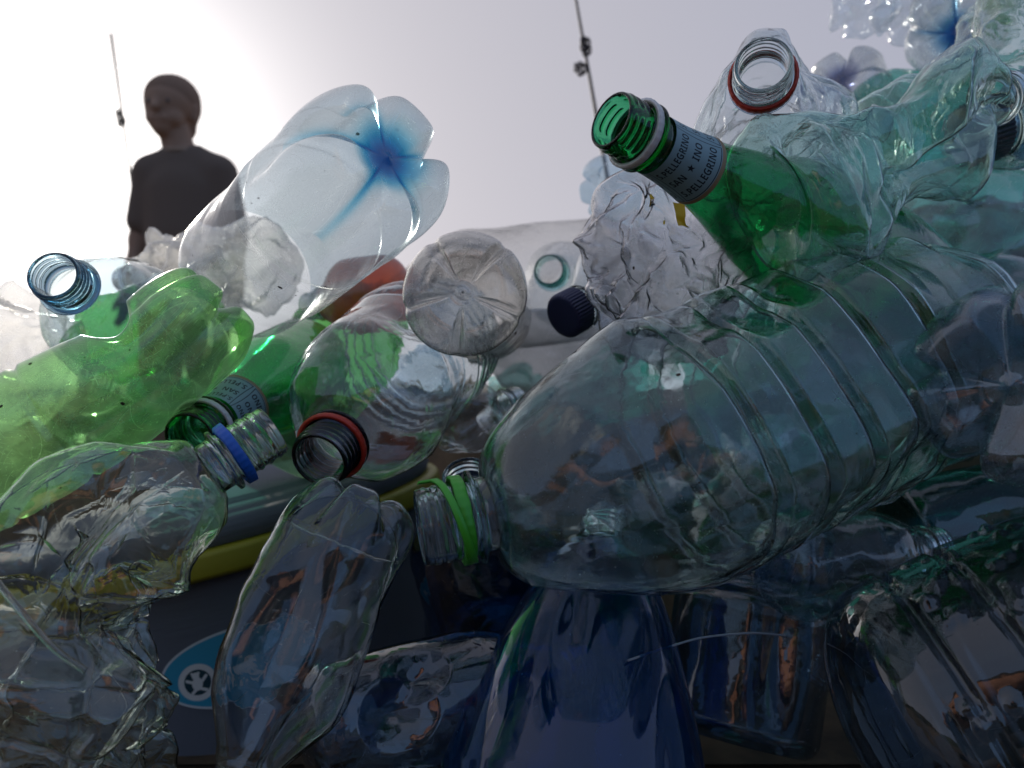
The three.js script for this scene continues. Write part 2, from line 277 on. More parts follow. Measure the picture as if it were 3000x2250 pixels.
function patch(name, o, u0, u1, v0, v1, m) { // print on the wall of a finished bottle, riding on its own surface
  const g = o.obj.children[0].geometry, W = o.cols + 1, p = g.attributes.position, n = g.attributes.normal, H = o.rows, pos = [], uv = [], idx = [];
  const i0 = Math.round(u0 * o.cols), i1 = Math.round(u1 * o.cols), j0 = Math.round(v0 * H), j1 = Math.round(v1 * H), w = i1 - i0 + 1;
  for (let j = j0; j <= j1; j++) for (let i = i0; i <= i1; i++) { const k = j * W + i; for (let a = 0; a < 3; a++) pos.push(p.array[k * 3 + a] + n.array[k * 3 + a] * 0.0005); uv.push((i - i0) / (i1 - i0), (j - j0) / (j1 - j0)); }
  for (let j = 0; j < j1 - j0; j++) for (let i = 0; i < i1 - i0; i++) { const a = j * w + i; idx.push(a, a + 1, a + w, a + 1, a + w + 1, a + w); }
  const q = new THREE.BufferGeometry(); q.setAttribute('position', new THREE.Float32BufferAttribute(pos, 3)); q.setAttribute('uv', new THREE.Float32BufferAttribute(uv, 2)); q.setIndex(idx); q.computeVertexNormals(); return mesh(name, q, m, o.obj);
}
function specks(o, count, seed) { // grit stuck to the wall
  const g = o.obj.children[0].geometry, N = (o.cols + 1) * (o.rows + 1), p = g.attributes.position, n = g.attributes.normal, r = rng(seed), list = [], up = new THREE.Vector3(0, 0, 1);
  for (let i = 0; i < count; i++) { const k = Math.floor((0.15 + 0.7 * r()) * N), s = 0.0002 + 0.0007 * Math.pow(r(), 4), c = new THREE.IcosahedronGeometry(s, 0), nn = new THREE.Vector3().fromBufferAttribute(n, k); c.scale(1 + r(), 1 + r(), 0.4); c.applyQuaternion(new THREE.Quaternion().setFromUnitVectors(up, nn)); c.translate(p.getX(k) + nn.x * s * 0.3, p.getY(k) + nn.y * s * 0.3, p.getZ(k) + nn.z * s * 0.3); list.push(c); }
  mesh('grit', mergeGeometries(list), M.grit, o.obj).userData.kind = 'stuff';
}
M.grit = solid('dark grit', [0.05, 0.035, 0.025], 0.9);
function cap(o, b, L, neckL) { // screw cap with grip ribs
  const R = o.Rn * 1.22, y0 = L - neckL * 0.62, h = neckL * 0.72, rows = [[0, 0.97], [0.03, 1], [0.9, 1], [1, 0.94], [1.02, 0.8], [1.02, 0]];
  mesh('cap', gridGeometry(240, 5, (u, v, out) => { const [t, k] = rows[Math.round(v * 5)], th = u * 2 * Math.PI, r = R * k * (k > 0.95 ? 1 + 0.025 * Math.cos(th * 40) : 1); out.p = [r * Math.sin(th), y0 + t * h, r * Math.cos(th)]; out.uv = [u, t]; }), o.cap, b);
}
// ================================================================ large structure: ground, mound, hills
function noiseCanvasTexture(n, cols, seed, f0, rep) { // mottled colour map; cols are sRGB triples
  const r = rng(seed), data = new Uint8Array(n * n * 4);
  const P = (x, y, f, s) => { const i = Math.floor(x), j = Math.floor(y), q = (t) => t * t * (3 - 2 * t), a = q(x - i), b = q(y - j), e = (m, k) => hash((m % f + f) % f, (k % f + f) % f, 1, s); return lerp(lerp(e(i, j), e(i + 1, j), a), lerp(e(i, j + 1), e(i + 1, j + 1), a), b); };
  for (let y = 0; y < n; y++) for (let x = 0; x < n; x++) {
    let v = 0.5, a = 0.32; for (let f = f0, k = 0; k < 5; k++, f *= 2, a *= 0.6) v += a * P(x / n * f, y / n * f, f, seed + k);
    v = clamp(v + 0.08 * (r() - 0.5), 0, 1); const o = (y * n + x) * 4;
    for (let c = 0; c < 3; c++) data[o + c] = lerp(cols[0][c], cols[1][c], v); data[o + 3] = 255;
  }
  const t = new THREE.DataTexture(data, n, n); t.colorSpace = THREE.SRGBColorSpace; t.wrapS = t.wrapT = THREE.RepeatWrapping; t.magFilter = THREE.LinearFilter; t.needsUpdate = true; t.repeat.set(rep, rep); return t;
}
{
  const soilMap = noiseCanvasTexture(512, [[38, 31, 24], [116, 94, 70]], 71, 8, 2.2);
  const soil = new THREE.MeshStandardMaterial({ map: soilMap, roughness: 0.95, bumpMap: soilMap, bumpScale: 0.004 }); soil.name = 'dark damp soil';
  const g = new THREE.PlaneGeometry(6000, 6000, 8, 8); g.rotateX(-Math.PI / 2);
  const uv = g.attributes.uv; for (let i = 0; i < uv.count; i++) uv.setXY(i, uv.getX(i) * 6000, uv.getY(i) * 6000);
  tag(mesh('ground', g, soil, scene), 'dark bare ground under and around the bottle pile', null, null, 'structure');
  const mg = new THREE.PlaneGeometry(3.0, 1.5, 180, 100); mg.rotateX(-Math.PI / 2);
  const p = mg.attributes.position, mu = mg.attributes.uv;
  for (let i = 0; i < p.count; i++) {
    const x = p.getX(i), z = p.getZ(i) - 1.3, d = -z, k = smooth(-0.05, 0.15, x), r0 = lerp(0.86, 0.66, k), rise = smooth(r0, r0 + 0.24, d) * smooth(2.05, 1.2, d), side = smooth(-1.5, -1.0, x) * smooth(1.5, 1.0, x);
    const h = 0.27 + 0.26 * smooth(0.22, 0.6, x);
    p.setXYZ(i, x, 0.004 + side * rise * h + (side * rise > 0 ? 0.022 * vnoise(x * 22, d * 22, 0, 5) * rise + 0.01 * vnoise(x * 70, d * 70, 1, 6) * rise : 0), z);
    mu.setXY(i, x, d);
  }
  mg.computeVertexNormals();
  tag(mesh('terrain', mg, soil, scene), 'dark heap of soil that the bottles are piled on', null, null, 'structure');
  const hillMat = solid('wooded hill', [0.035, 0.045, 0.028], 1), hp = [], hi = [], N = 160;
  for (let i = 0; i <= N; i++) { const a = lerp(-0.1, Math.PI + 0.1, i / N), h = 7 + 5 * vnoise(i * 0.09, 0, 0, 3) + 1.6 * vnoise(i * 0.5, 1, 0, 4) + 0.8 * vnoise(i * 1.6, 1, 0, 4); for (const [d, y] of [[62, -0.5], [75, h * 0.55], [95, h], [130, -1]]) hp.push(Math.cos(a) * d, y, Math.sin(a) * d); }
  for (let i = 0; i < N; i++) for (let k = 0; k < 3; k++) { const a = i * 4 + k, b = a + 1, c = a + 4, d = a + 5; hi.push(a, b, c, b, d, c); }
  const hg = new THREE.BufferGeometry(); hg.setAttribute('position', new THREE.Float32BufferAttribute(hp, 3)); hg.setIndex(hi); hg.computeVertexNormals(); hillMat.side = THREE.DoubleSide;
  tag(mesh('hills', hg, hillMat, scene), 'low dark wooded hills on the far side of the open ground', null, null, 'structure');
}
// ================================================================ people: one smooth skin round tapered bones
function skin(bones, centre, half, cell, k = 0.03, cut) {
  const n = Math.ceil(2 * half / cell) + 2, mc = new MarchingCubes(n, new THREE.MeshBasicMaterial(), false, false, 400000), f = mc.field, h = half;
  mc.isolation = 0;
  for (let z = 0; z < n; z++) for (let y = 0; y < n; y++) for (let x = 0; x < n; x++) {
    const px = centre[0] + (x - n / 2) / (n / 2) * h, py = centre[1] + (y - n / 2) / (n / 2) * h, pz = centre[2] + (z - n / 2) / (n / 2) * h; let d = 9;
    for (const [ax, ay, az, ra, bx, by, bz, rb, sx = 1] of bones) {
      const vx = bx - ax, vy = by - ay, vz = bz - az, l2 = vx * vx + vy * vy + vz * vz || 1e-9, t = clamp(((px - ax) * vx + (py - ay) * vy + (pz - az) * vz) / l2, 0, 1);
      const dx = px - ax - vx * t, dy = py - ay - vy * t, dz = (pz - az - vz * t) * sx, e = Math.hypot(dx, dy, dz) - lerp(ra, rb, t);
      const q = clamp(0.5 + 0.5 * (d - e) / k, 0, 1); d = lerp(d, e, q) - k * q * (1 - q);
    }
    if (cut) d = Math.max(d, cut(px, py, pz));
    f[x + y * n + z * n * n] = -d;
  }
  mc.update();
  const g = new THREE.BufferGeometry(), pos = mc.positionArray.slice(0, mc.count * 3), nor = mc.normalArray.slice(0, mc.count * 3);
  for (let i = 0; i < pos.length; i += 3) { pos[i] = centre[0] + pos[i] * h; pos[i + 1] = centre[1] + pos[i + 1] * h; pos[i + 2] = centre[2] + pos[i + 2] * h; }
  g.setAttribute('position', new THREE.BufferAttribute(pos, 3)); g.setAttribute('normal', new THREE.BufferAttribute(nor, 3)); return g;
}
function handBones(w, dir, out, s) { // wrist, direction of the fingers, side of the thumb
  const D = new THREE.Vector3(...dir).normalize(), O = new THREE.Vector3(...out), T = O.addScaledVector(D, -O.dot(D)).normalize(), B = D.clone().cross(T), b = [];
  const P = (a, t, c) => [w[0] + D.x * a + T.x * t + B.x * c, w[1] + D.y * a + T.y * t + B.y * c, w[2] + D.z * a + T.z * t + B.z * c];
  const seg = (p, r, q, r2) => b.push([...p, r, ...q, r2]);
  for (const t of [-0.021, -0.007, 0.007, 0.02]) seg(P(0, t * 0.6, 0), 0.013 * s, P(0.06 * s, t * s, 0), 0.0105 * s);
  [[0.02, 0.058], [0.007, 0.066], [-0.007, 0.061], [-0.021, 0.047]].forEach(([t, l]) => { const a = P(0.062 * s, t * s, 0), m = P((0.062 + l * 0.5) * s, t * 1.05 * s, 0.004 * s), e = P((0.062 + l * 0.95) * s, t * 1.05 * s, 0.016 * s); seg(a, 0.0085 * s, m, 0.0078 * s); seg(m, 0.0078 * s, e, 0.0066 * s); });
  const q = P(0.018 * s, 0.022 * s, 0.004 * s), q2 = P(0.045 * s, 0.042 * s, 0.008 * s), q3 = P(0.070 * s, 0.046 * s, 0.014 * s); seg(q, 0.012 * s, q2, 0.0095 * s); seg(q2, 0.0092 * s, q3, 0.0078 * s);
  return b;
}
{
  const t = thing('person', 'boy with short dark hair in dark t-shirt standing against the sun behind the pile', 'person'); t.position.set(-1.118, 0, -2.42);
  const sk = solid('skin', [0.34, 0.21, 0.14], 0.8), cloth = solid('dark cotton', [0.15, 0.11, 0.085], 0.95), denim = solid('dark trousers', [0.03, 0.035, 0.05], 0.9), hair = solid('dark hair', [0.25, 0.155, 0.105], 0.95);
  const sh = 0.108, S = (m) => [
    [m * 0.03, 1.06, 0.0, 0.050, m * sh, 1.022, 0, 0.046], [m * (sh + 0.008), 1.018, 0, 0.042, m * 0.165, 0.80, -0.02, 0.033], [m * 0.165, 0.80, -0.02, 0.032, m * 0.19, 0.60, 0.03, 0.022],
    [m * 0.065, 0.66, 0, 0.085, m * 0.08, 0.36, 0.01, 0.052], [m * 0.08, 0.36, 0.01, 0.05, m * 0.085, 0.07, -0.02, 0.034], [m * 0.085, 0.05, -0.02, 0.036, m * 0.10, 0.03, 0.10, 0.026]];
  const trunk = [[0, 0.98, 0, 0.095, 0, 0.82, 0.01, 0.088, 1.25], [-0.04, 0.95, 0, 0.09, -0.03, 0.70, 0, 0.085, 1.2], [0.04, 0.95, 0, 0.09, 0.03, 0.70, 0, 0.085, 1.2], [0, 1.03, -0.01, 0.050, -0.03, 1.16, 0.01, 0.047]];
  const hands = [...handBones([0.19, 0.60, 0.03], [0.02, -1, 0.15], [0, 0.1, 1], 0.85), ...handBones([-0.19, 0.60, 0.03], [-0.02, -1, 0.15], [0, 0.1, 1], 0.85)];
  const hx = -0.048, head = [[hx, 1.268, -0.012, 0.082, hx, 1.255, 0.012, 0.082], [hx - 0.004, 1.215, 0.022, 0.064, hx - 0.006, 1.165, 0.048, 0.036], [hx - 0.008, 1.235, 0.085, 0.010, hx - 0.009, 1.212, 0.102, 0.013], [hx - 0.03, 1.19, 0.05, 0.03, hx + 0.03, 1.19, 0.05, 0.03],
    [hx + 0.083, 1.245, 0.0, 0.010, hx + 0.080, 1.205, 0.004, 0.008], [hx - 0.083, 1.245, 0.0, 0.010, hx - 0.080, 1.205, 0.004, 0.008], [hx - 0.024, 1.182, 0.078, 0.008, hx + 0.012, 1.182, 0.08, 0.008], [hx, 1.2, 0, 0.05, -0.02, 1.07, 0, 0.048]];
  mesh('body', mergeGeometries([skin([...trunk, ...S(1), ...S(-1)], [0, 0.62, 0], 0.72, 0.012, 0.03), skin(head, [hx, 1.22, 0.02], 0.19, 0.004, 0.016), skin(hands.slice(0, hands.length / 2), [0.19, 0.55, 0.04], 0.13, 0.003, 0.006), skin(hands.slice(hands.length / 2), [-0.19, 0.55, 0.04], 0.13, 0.003, 0.006)]), sk, t);
  const grow = (b, r) => b.map((q) => q.map((v, i) => (i === 3 || i === 7 ? v + r : v)));
  const sleeve = (m) => [[m * 0.03, 1.06, 0, 0.050, m * sh, 1.022, 0, 0.046], [m * (sh + 0.008), 1.018, 0, 0.046, m * 0.15, 0.86, -0.012, 0.044]];
  mesh('t_shirt', skin(grow([...trunk.slice(0, 3), ...sleeve(1), ...sleeve(-1)], 0.011), [0, 0.85, 0], 0.36, 0.009, 0.03, (x, y, z) => Math.max(0.66 - y, 0.058 - Math.hypot(x + 0.005, (y - 1.135) * 0.9, z - 0.01))), cloth, t);
  { const cg = new THREE.TorusGeometry(0.058, 0.007, 10, 48); cg.rotateX(Math.PI / 2 + 0.18); cg.translate(-0.008, 1.094, 0.004); mesh('collar', cg, solid('collar cotton', [0.34, 0.25, 0.18], 0.95), t); }
  mesh('trousers', skin(grow([...S(1).slice(3, 5), ...S(-1).slice(3, 5), [-0.03, 0.72, 0, 0.085, 0.03, 0.72, 0, 0.085, 1.2]], 0.012), [0, 0.42, 0], 0.42, 0.011, 0.03, (x, y) => Math.max(y - 0.74, 0.07 - y)), denim, t);
  mesh('hair', skin([[hx, 1.277, -0.018, 0.087, hx, 1.268, 0.004, 0.086], [hx, 1.24, -0.035, 0.076, hx, 1.20, -0.045, 0.062]], [hx, 1.25, 0], 0.17, 0.005, 0.02, (x, y, z) => 1.246 - y + 0.012 * vnoise(x * 60, 0, z * 60, 3) - clamp((0.055 - z) * 1.4, -0.01, 0.09)), hair, t);
  for (const m of [-1, 1]) { const e = mesh('eye', new THREE.SphereGeometry(0.0105, 16, 12), solid('eye', [0.10, 0.08, 0.07], 0.2), t); e.position.set(hx + m * 0.03 - 0.004, 1.238, 0.079); }
}
{ // the one who takes the picture crouches on the near side; the bottles mirror the figure
  const t = thing('person', 'crouching person in dark clothes with bare forearms holding a camera, mirrored in the bottles', 'person'); t.position.set(0, 0, 0.6);
  const sk = solid('skin', [0.32, 0.15, 0.09], 0.6), cloth = solid('dark jersey', [0.02, 0.02, 0.025], 0.9), denim = solid('dark trousers', [0.025, 0.03, 0.045], 0.9), hair = solid('dark hair', [0.02, 0.014, 0.01], 0.8);
  const arm = (m) => [[m * 0.19, 0.56, -0.13, 0.052, m * 0.30, 0.36, -0.25, 0.042], [m * 0.30, 0.36, -0.25, 0.042, m * 0.088, 0.285, -0.50, 0.027]];
  const legs = (m) => [[m * 0.10, 0.24, 0.10, 0.095, m * 0.27, 0.44, -0.20, 0.062], [m * 0.27, 0.44, -0.20, 0.060, m * 0.24, 0.09, 0.02, 0.042], [m * 0.24, 0.05, 0.03, 0.042, m * 0.27, 0.035, -0.15, 0.032]];
  const trunk = [[0, 0.24, 0.12, 0.14, 0, 0.50, -0.06, 0.145], [0.10, 0.56, -0.12, 0.075, -0.10, 0.56, -0.12, 0.075], [0, 0.56, -0.13, 0.06, 0, 0.60, -0.28, 0.055]];
  const H = [0, 0.50, -0.40], head = [[0, 0.60, -0.33, 0.092, 0, 0.56, -0.35, 0.090], [0, 0.52, -0.39, 0.070, 0, 0.455, -0.40, 0.042], [0, 0.535, -0.445, 0.012, 0, 0.50, -0.462, 0.015], [0.092, 0.55, -0.33, 0.012, 0.09, 0.51, -0.335, 0.009], [-0.092, 0.55, -0.33, 0.012, -0.09, 0.51, -0.335, 0.009], [0, 0.56, -0.3, 0.06, 0, 0.57, -0.22, 0.055]];
  const hands = [1, -1].map((m) => skin(handBones([m * 0.088, 0.285, -0.50], [-m * 0.25, 0.12, -0.96], [0, 1, 0], 1), [m * 0.07, 0.30, -0.55], 0.12, 0.003, 0.006));
  mesh('body', mergeGeometries([skin([...trunk, ...arm(1), ...arm(-1), ...legs(1), ...legs(-1)], [0, 0.36, -0.15], 0.46, 0.011, 0.03), skin(head, H, 0.26, 0.005, 0.018), ...hands]), sk, t);
  const grow = (q, r) => q.map((v) => v.map((w, i) => (i === 3 || i === 7 ? w + r : w)));
  mesh('jersey', skin(grow([...trunk.slice(0, 2), arm(1)[0], arm(-1)[0]], 0.012), [0, 0.42, -0.08], 0.40, 0.011, 0.03, (x, y, z) => 0.07 - Math.hypot(x, y - 0.61, (z + 0.23) * 0.9)), cloth, t);
  mesh('trousers', skin(grow([...legs(1).slice(0, 2), ...legs(-1).slice(0, 2), [0.06, 0.23, 0.1, 0.13, -0.06, 0.23, 0.1, 0.13]], 0.011), [0, 0.28, -0.05], 0.42, 0.011, 0.03, (x, y) => Math.max(0.08 - y, y - 0.52)), denim, t);
  mesh('hair', skin([[0, 0.615, -0.325, 0.098, 0, 0.59, -0.32, 0.098]], [0, 0.60, -0.32], 0.16, 0.006, 0.02, (x, y, z) => 0.575 - y + (z < -0.38 ? 0.05 : 0)), hair, t);
  for (const m of [-1, 1]) mesh('shoe', skin([[m * 0.24, 0.045, 0.05, 0.042, m * 0.275, 0.04, -0.17, 0.038]], [m * 0.25, 0.06, -0.06], 0.18, 0.006, 0.02, (x, y) => 0.004 - y), solid('dark shoe', [0.02, 0.02, 0.02], 0.6), t);
  const c = thing('camera', 'black camera held by the crouching person in front of the face', 'camera'); c.position.set(0, 0.3, 0.06);
  const black = solid('black camera body', [0.012, 0.012, 0.013], 0.5), bx = new RoundedBoxGeometry(0.135, 0.085, 0.045, 3, 0.012); bx.translate(0, 0, 0.012); const hump = new RoundedBoxGeometry(0.05, 0.035, 0.04, 3, 0.01); hump.translate(0, 0.052, 0.012);
  mesh('body', mergeGeometries([bx, hump]), black, c); const ln = new THREE.LatheGeometry([[0.034, 0], [0.034, 0.03], [0.031, 0.045], [0.027, 0.047], [0.024, 0.035], [0, 0.032]].map(([r, y]) => new THREE.Vector2(r, y)), 48); ln.rotateX(-Math.PI / 2); ln.translate(0, 0, -0.01); mesh('lens', ln, black, c);
}
// ================================================================ thin poles against the sky
function rod(label, P0, P1, r0, r1, knots) {
  const t = thing('pole', label, 'pole'), a = at(...P0), b = at(...P1); t.position.copy(a);
  const v = b.clone().sub(a), m = solid('dark pole', [0.05, 0.035, 0.03], 0.6), q = new THREE.Quaternion().setFromUnitVectors(new THREE.Vector3(0, 1, 0), v.clone().normalize());
  const g = new THREE.CylinderGeometry(r1, r0, v.length(), 12, 8); g.translate(0, v.length() / 2, 0); g.applyQuaternion(q); mesh('shaft', g, m, t);
  for (const [s, r, off] of knots) { const k = new THREE.TorusKnotGeometry(r, r * 0.34, 48, 8, 2, 3); k.scale(1, 1.5, 1); k.translate(off, 0, 0); const o = mesh('knot', k, m, t); o.position.copy(v).multiplyScalar(s); }
}
rod('thin pole with a knot standing left of the boy', [400, 640, 2.7], [325, 98, 2.7], 0.0046, 0.0058, [[0.53, 0.011, -0.008], [0.57, 0.007, -0.016]]);
rod('dark pole with two knots leaning behind the neck of the deep green bottle', [1800, 640, 1.25], [1672, -90, 1.25], 0.0042, 0.0022, [[0.60, 0.0055, -0.012], [0.605, 0.0035, -0.02], [0.70, 0.006, 0.002], [0.675, 0.005, 0.003]]);
// ================================================================ bin with a lid half buried under the bottles
{
  const t = thing('plastic_bin', 'grey round bin with yellow rim and turquoise oval emblem under the bottles', 'bin');
  const C = at(770, 1125, 0.76); t.position.set(C.x, 0, C.z); t.rotation.z = 0.20; t.rotation.x = 0.03;
  const grey = solid('grey bin plastic', [0.13, 0.14, 0.17], 0.9, { bumpMap: WOBBLE, bumpScale: 0.0004, specularIntensity: 0.15 }), yellow = solid('yellow rim plastic', [0.30, 0.26, 0.012], 0.5);
  const L = (pts, m, n) => mesh(n, new THREE.LatheGeometry(pts.map(([r, y]) => new THREE.Vector2(r, y)), 128), m, t), R = 0.225;
  L([[R - 0.028, -0.06], [R - 0.026, 0.10], [R - 0.020, 0.138], [R - 0.03, 0.142]], grey, 'wall');
  L([[R - 0.03, 0.146], [R - 0.002, 0.146], [R, 0.150], [R, 0.163], [R - 0.003, 0.167], [R - 0.012, 0.168]], yellow, 'rim');
  L([[R - 0.012, 0.1685], [R - 0.008, 0.176], [R - 0.012, 0.186], [R - 0.022, 0.189], [R - 0.034, 0.186], [R - 0.040, 0.190], [R - 0.052, 0.193], [R - 0.062, 0.190], [R - 0.068, 0.197], [0.03, 0.205], [0, 0.205]], grey, 'lid');
  const c = canvas(1024, 512, (x, w, h) => {
    x.clearRect(0, 0, w, h); x.fillStyle = '#c9ccd0'; x.beginPath(); x.ellipse(w / 2, h / 2, w / 2, h / 2, 0, 0, 7); x.fill();
    x.fillStyle = '#2f93b4'; x.beginPath(); x.ellipse(w / 2, h / 2, w / 2 - 16, h / 2 - 16, 0, 0, 7); x.fill();
    x.fillStyle = '#d3d2d2'; x.font = 'bold 300px sans-serif'; x.fillText('is', 388, 385); x.beginPath(); x.arc(232, 290, 122, 0, 7); x.fill();
    x.fillStyle = '#0e3947'; x.beginPath(); x.arc(232, 290, 84, 0, 7); x.fill();
    x.fillStyle = '#d3d2d2'; x.beginPath(); x.ellipse(228, 300, 34, 44, 0.2, 0, 7); x.fill(); x.beginPath(); x.arc(226, 246, 24, 0, 7); x.fill(); for (const [a, b] of [[206, 228], [247, 230]]) { x.beginPath(); x.arc(a, b, 9, 0, 7); x.fill(); }
    x.lineWidth = 20; x.lineCap = 'round'; x.strokeStyle = '#d3d2d2'; for (const [a, b, e, f] of [[200, 285, 168, 268], [258, 290, 290, 258], [214, 335, 190, 352], [246, 335, 276, 350]]) { x.beginPath(); x.moveTo(a, b); x.lineTo(e, f); x.stroke(); }
  });
  const tex = new THREE.CanvasTexture(c); tex.colorSpace = THREE.SRGBColorSpace;
  const eg = new THREE.CircleGeometry(1, 96), p = eg.attributes.position, Re = R - 0.0255, th0 = -0.03; // bent round the wall
  const rows = new THREE.RingGeometry(0.001, 1, 96, 10), q = rows.attributes.position; eg.dispose();
  for (let i = 0; i < q.count; i++) { const th = th0 + q.getX(i) * 0.062 / Re + 0.36, y = 0.068 + q.getY(i) * 0.031; q.setXYZ(i, Re * Math.sin(th), y, Re * Math.cos(th)); }
  rows.computeVertexNormals();
  mesh('emblem', rows, new THREE.MeshStandardMaterial({ map: tex, roughness: 0.4 }), t);
}
// ================================================================ bottles in the middle and front
const hero = { label: 'largest clear ribbed bottle in the middle with bright green ring on its neck', A: [2740, 1000, 0.42], B: [1258, 1626, 0.335], R: 0.0720, bend: [0.21, 0, 0.6, 1], Rn: 0.0183, neckL: 0.034, thread: 0.035, base: 'flat', wall: 0.0008, mat: M.shellHero, neckMat: M.neckBlue, seed: 3, res: 1.5, shoulder: 0.33, shape: 0.86, square: 0.5, spin: 72,
  ribs: [[0.555, 0.0062, 0.0040], [0.47, 0.0062, 0.0040], [0.387, 0.0062, 0.0040], [0.30, 0.006, 0.0040], [0.205, 0.005, 0.0040]], crumple: [[0.002, 0.05, 2], [0.006, 0.04, 0, 0, 0.26], [0.0035, 0.05, 0]], dents: [[0.60, 40, 0.005, 0.022, 30, 1], [0.42, -60, 0.005, 0.02, 30, 1], [0.28, -45, 0.008, 0.025, 26, 1], [0.12, -100, 0.018, 0.03, 34, 0.7], [0.52, 62, 0.010, 0.030, 26, 0.7], [0.43, 50, 0.010, 0.022, 24, 0.8], [0.35, 56, 0.012, 0.02, 22, 0.8], [0.70, 30, 0.005, 0.03, 50, 0.6], [0.64, -35, 0.004, 0.05, 10, 0.9]] };
bottle(hero); specks(hero, 60, 4);
{ // what the cap left behind: a ring and the torn strap that joined it to the cap
  const { L, nL, Rn, obj } = hero;
  mesh('ring', bandGeometry(hero, L, L - nL * 0.70, L - nL * 0.50, Rn * 1.05, Rn * 1.08, 0.0022, 0.0006), M.greenRing, obj);
  const sec = [[0, 0], [0.1, 1], [0.9, 1], [1, 0], [0, 0]], bendHero = warper(hero, L);
  mesh('strap', gridGeometry(60, 4, (u, v, out) => { const [t, k] = sec[Math.round(v * 4)], th = lerp(-1.45, 1.35, u), y = L - nL * (0.16 + 0.42 * Math.pow(u, 0.7)) - (u < 0.06 ? 0 : 0.002) + lerp(-1, 1, t) * (u < 0.07 ? 0.0034 : 0.0019), r = Rn * 1.11 + k * 0.0016 + 0.0022 * Math.sin(u * 3.1); out.p = bendHero([r * Math.sin(-th), y, r * Math.cos(-th)]); out.uv = [u, t]; }), M.greenRing, obj);
}
const star = { label: 'pale blue-tinted bottle with deep blue star foot raised against the sky', A: [1160, 440, 0.345], B: [728, 800, 0.48], R: 0.046, Rn: 0.045, neck: false, mat: M.star, seed: 5, res: 1.3, spin: 12, shoulder: 0.05, baseColor: [[0.74, 0.80, 0.83], [0.012, 0.20, 0.48]], ribs: [[0.45, 0.0012, 0.006]], crumple: [[0.002, 0.06, 2], [0.0012, 0.04, 0]] }; bottle(star); specks(star, 40, 4);
const lime = { label: 'light green bottle at left pinched and bent below its foot', A: [655, 872, 0.42], B: [-360, 1880, 0.35], R: 0.0355, Rn: 0.013, mat: M.lime, seed: 8, res: 1.2, spin: 10, bend: [0.29, 0, 0.14, 0.34], ribs: [[0.46, 0.0022, 0.0028], [0.62, 0.0022, 0.0028]], crumple: [[0.0018, 0.06, 2], [0.002, 0.04, 0, 0, 0.3]], dents: [[0.235, 92, 0.022, 0.018, 50, 1], [0.2, 30, 0.004, 0.05, 12, 0.9], [0.35, -20, 0.003, 0.06, 10, 0.8]] }; bottle(lime); specks(lime, 60, 4);
bottle({ label: 'green bottle lying between the pinched green bottle and the red-ringed mouth', A: [1090, 900, 0.70], B: [770, 1300, 0.62], R: 0.056, Rn: 0.05, neck: false, mat: M.greenMid, seed: 9, spin: 0, shoulder: 0.1, ribs: [[0.2, 0.002, 0.005], [0.28, 0.002, 0.005], [0.36, 0.002, 0.005]], crumple: [[0.004, 0.05, 2], [0.003, 0.03, 0]], res: 0.8 });
bottle({ label: 'bent clear bottle with red ring round its open grey mouth facing the lens', A: [1290, 985, 0.58], B: [880, 1282, 0.385], R: 0.055, Rn: 0.0164, wall: 0.0007, mat: M.shellClear, neckMat: M.neckDark, ring: M.red, seed: 12, base: 'flat', shoulder: 0.30, shape: 0.95, bend: [-0.1, 0, 0, 0.5], ribs: [[0.10, 0.003, 0.005], [0.17, 0.003, 0.005], [0.24, 0.003, 0.005], [0.31, 0.003, 0.005]], crumple: [[0.004, 0.045, 0], [0.003, 0.05, 2]], res: 1.1, dents: [[0.5, 30, 0.01, 0.03, 30, 0.7]] });
const disc = { label: 'clear bottle showing its round petal foot to the lens, above the largest bottle', A: [1352, 852, 0.42], B: [1450, 950, 0.70], R: 0.0385, Rn: 0.013, wall: 0.0007, mat: M.shellGrey, seed: 15, spin: 22, res: 1.2, deep: 0.42, valley: 22, notch: 0.35, knob: 1, crumple: [[0.0015, 0.05, 2]] }; bottle(disc); specks(disc, 25, 4);
const printed = { label: 'deep green bottle with pale blue printed neck label pointing up left', A: [2640, 850, 0.50], B: [1788, 350, 0.335], R: 0.043, Rn: 0.0138, neckL: 0.028, mat: M.green, neckMat: M.neckGreen, ring: M.whiteRing, ragged: 0.0002, base: 'flat', seed: 17, shoulder: 0.55, shape: 0.0, gap: 1, crumple: [[0.0012, 0.05, 2]] };
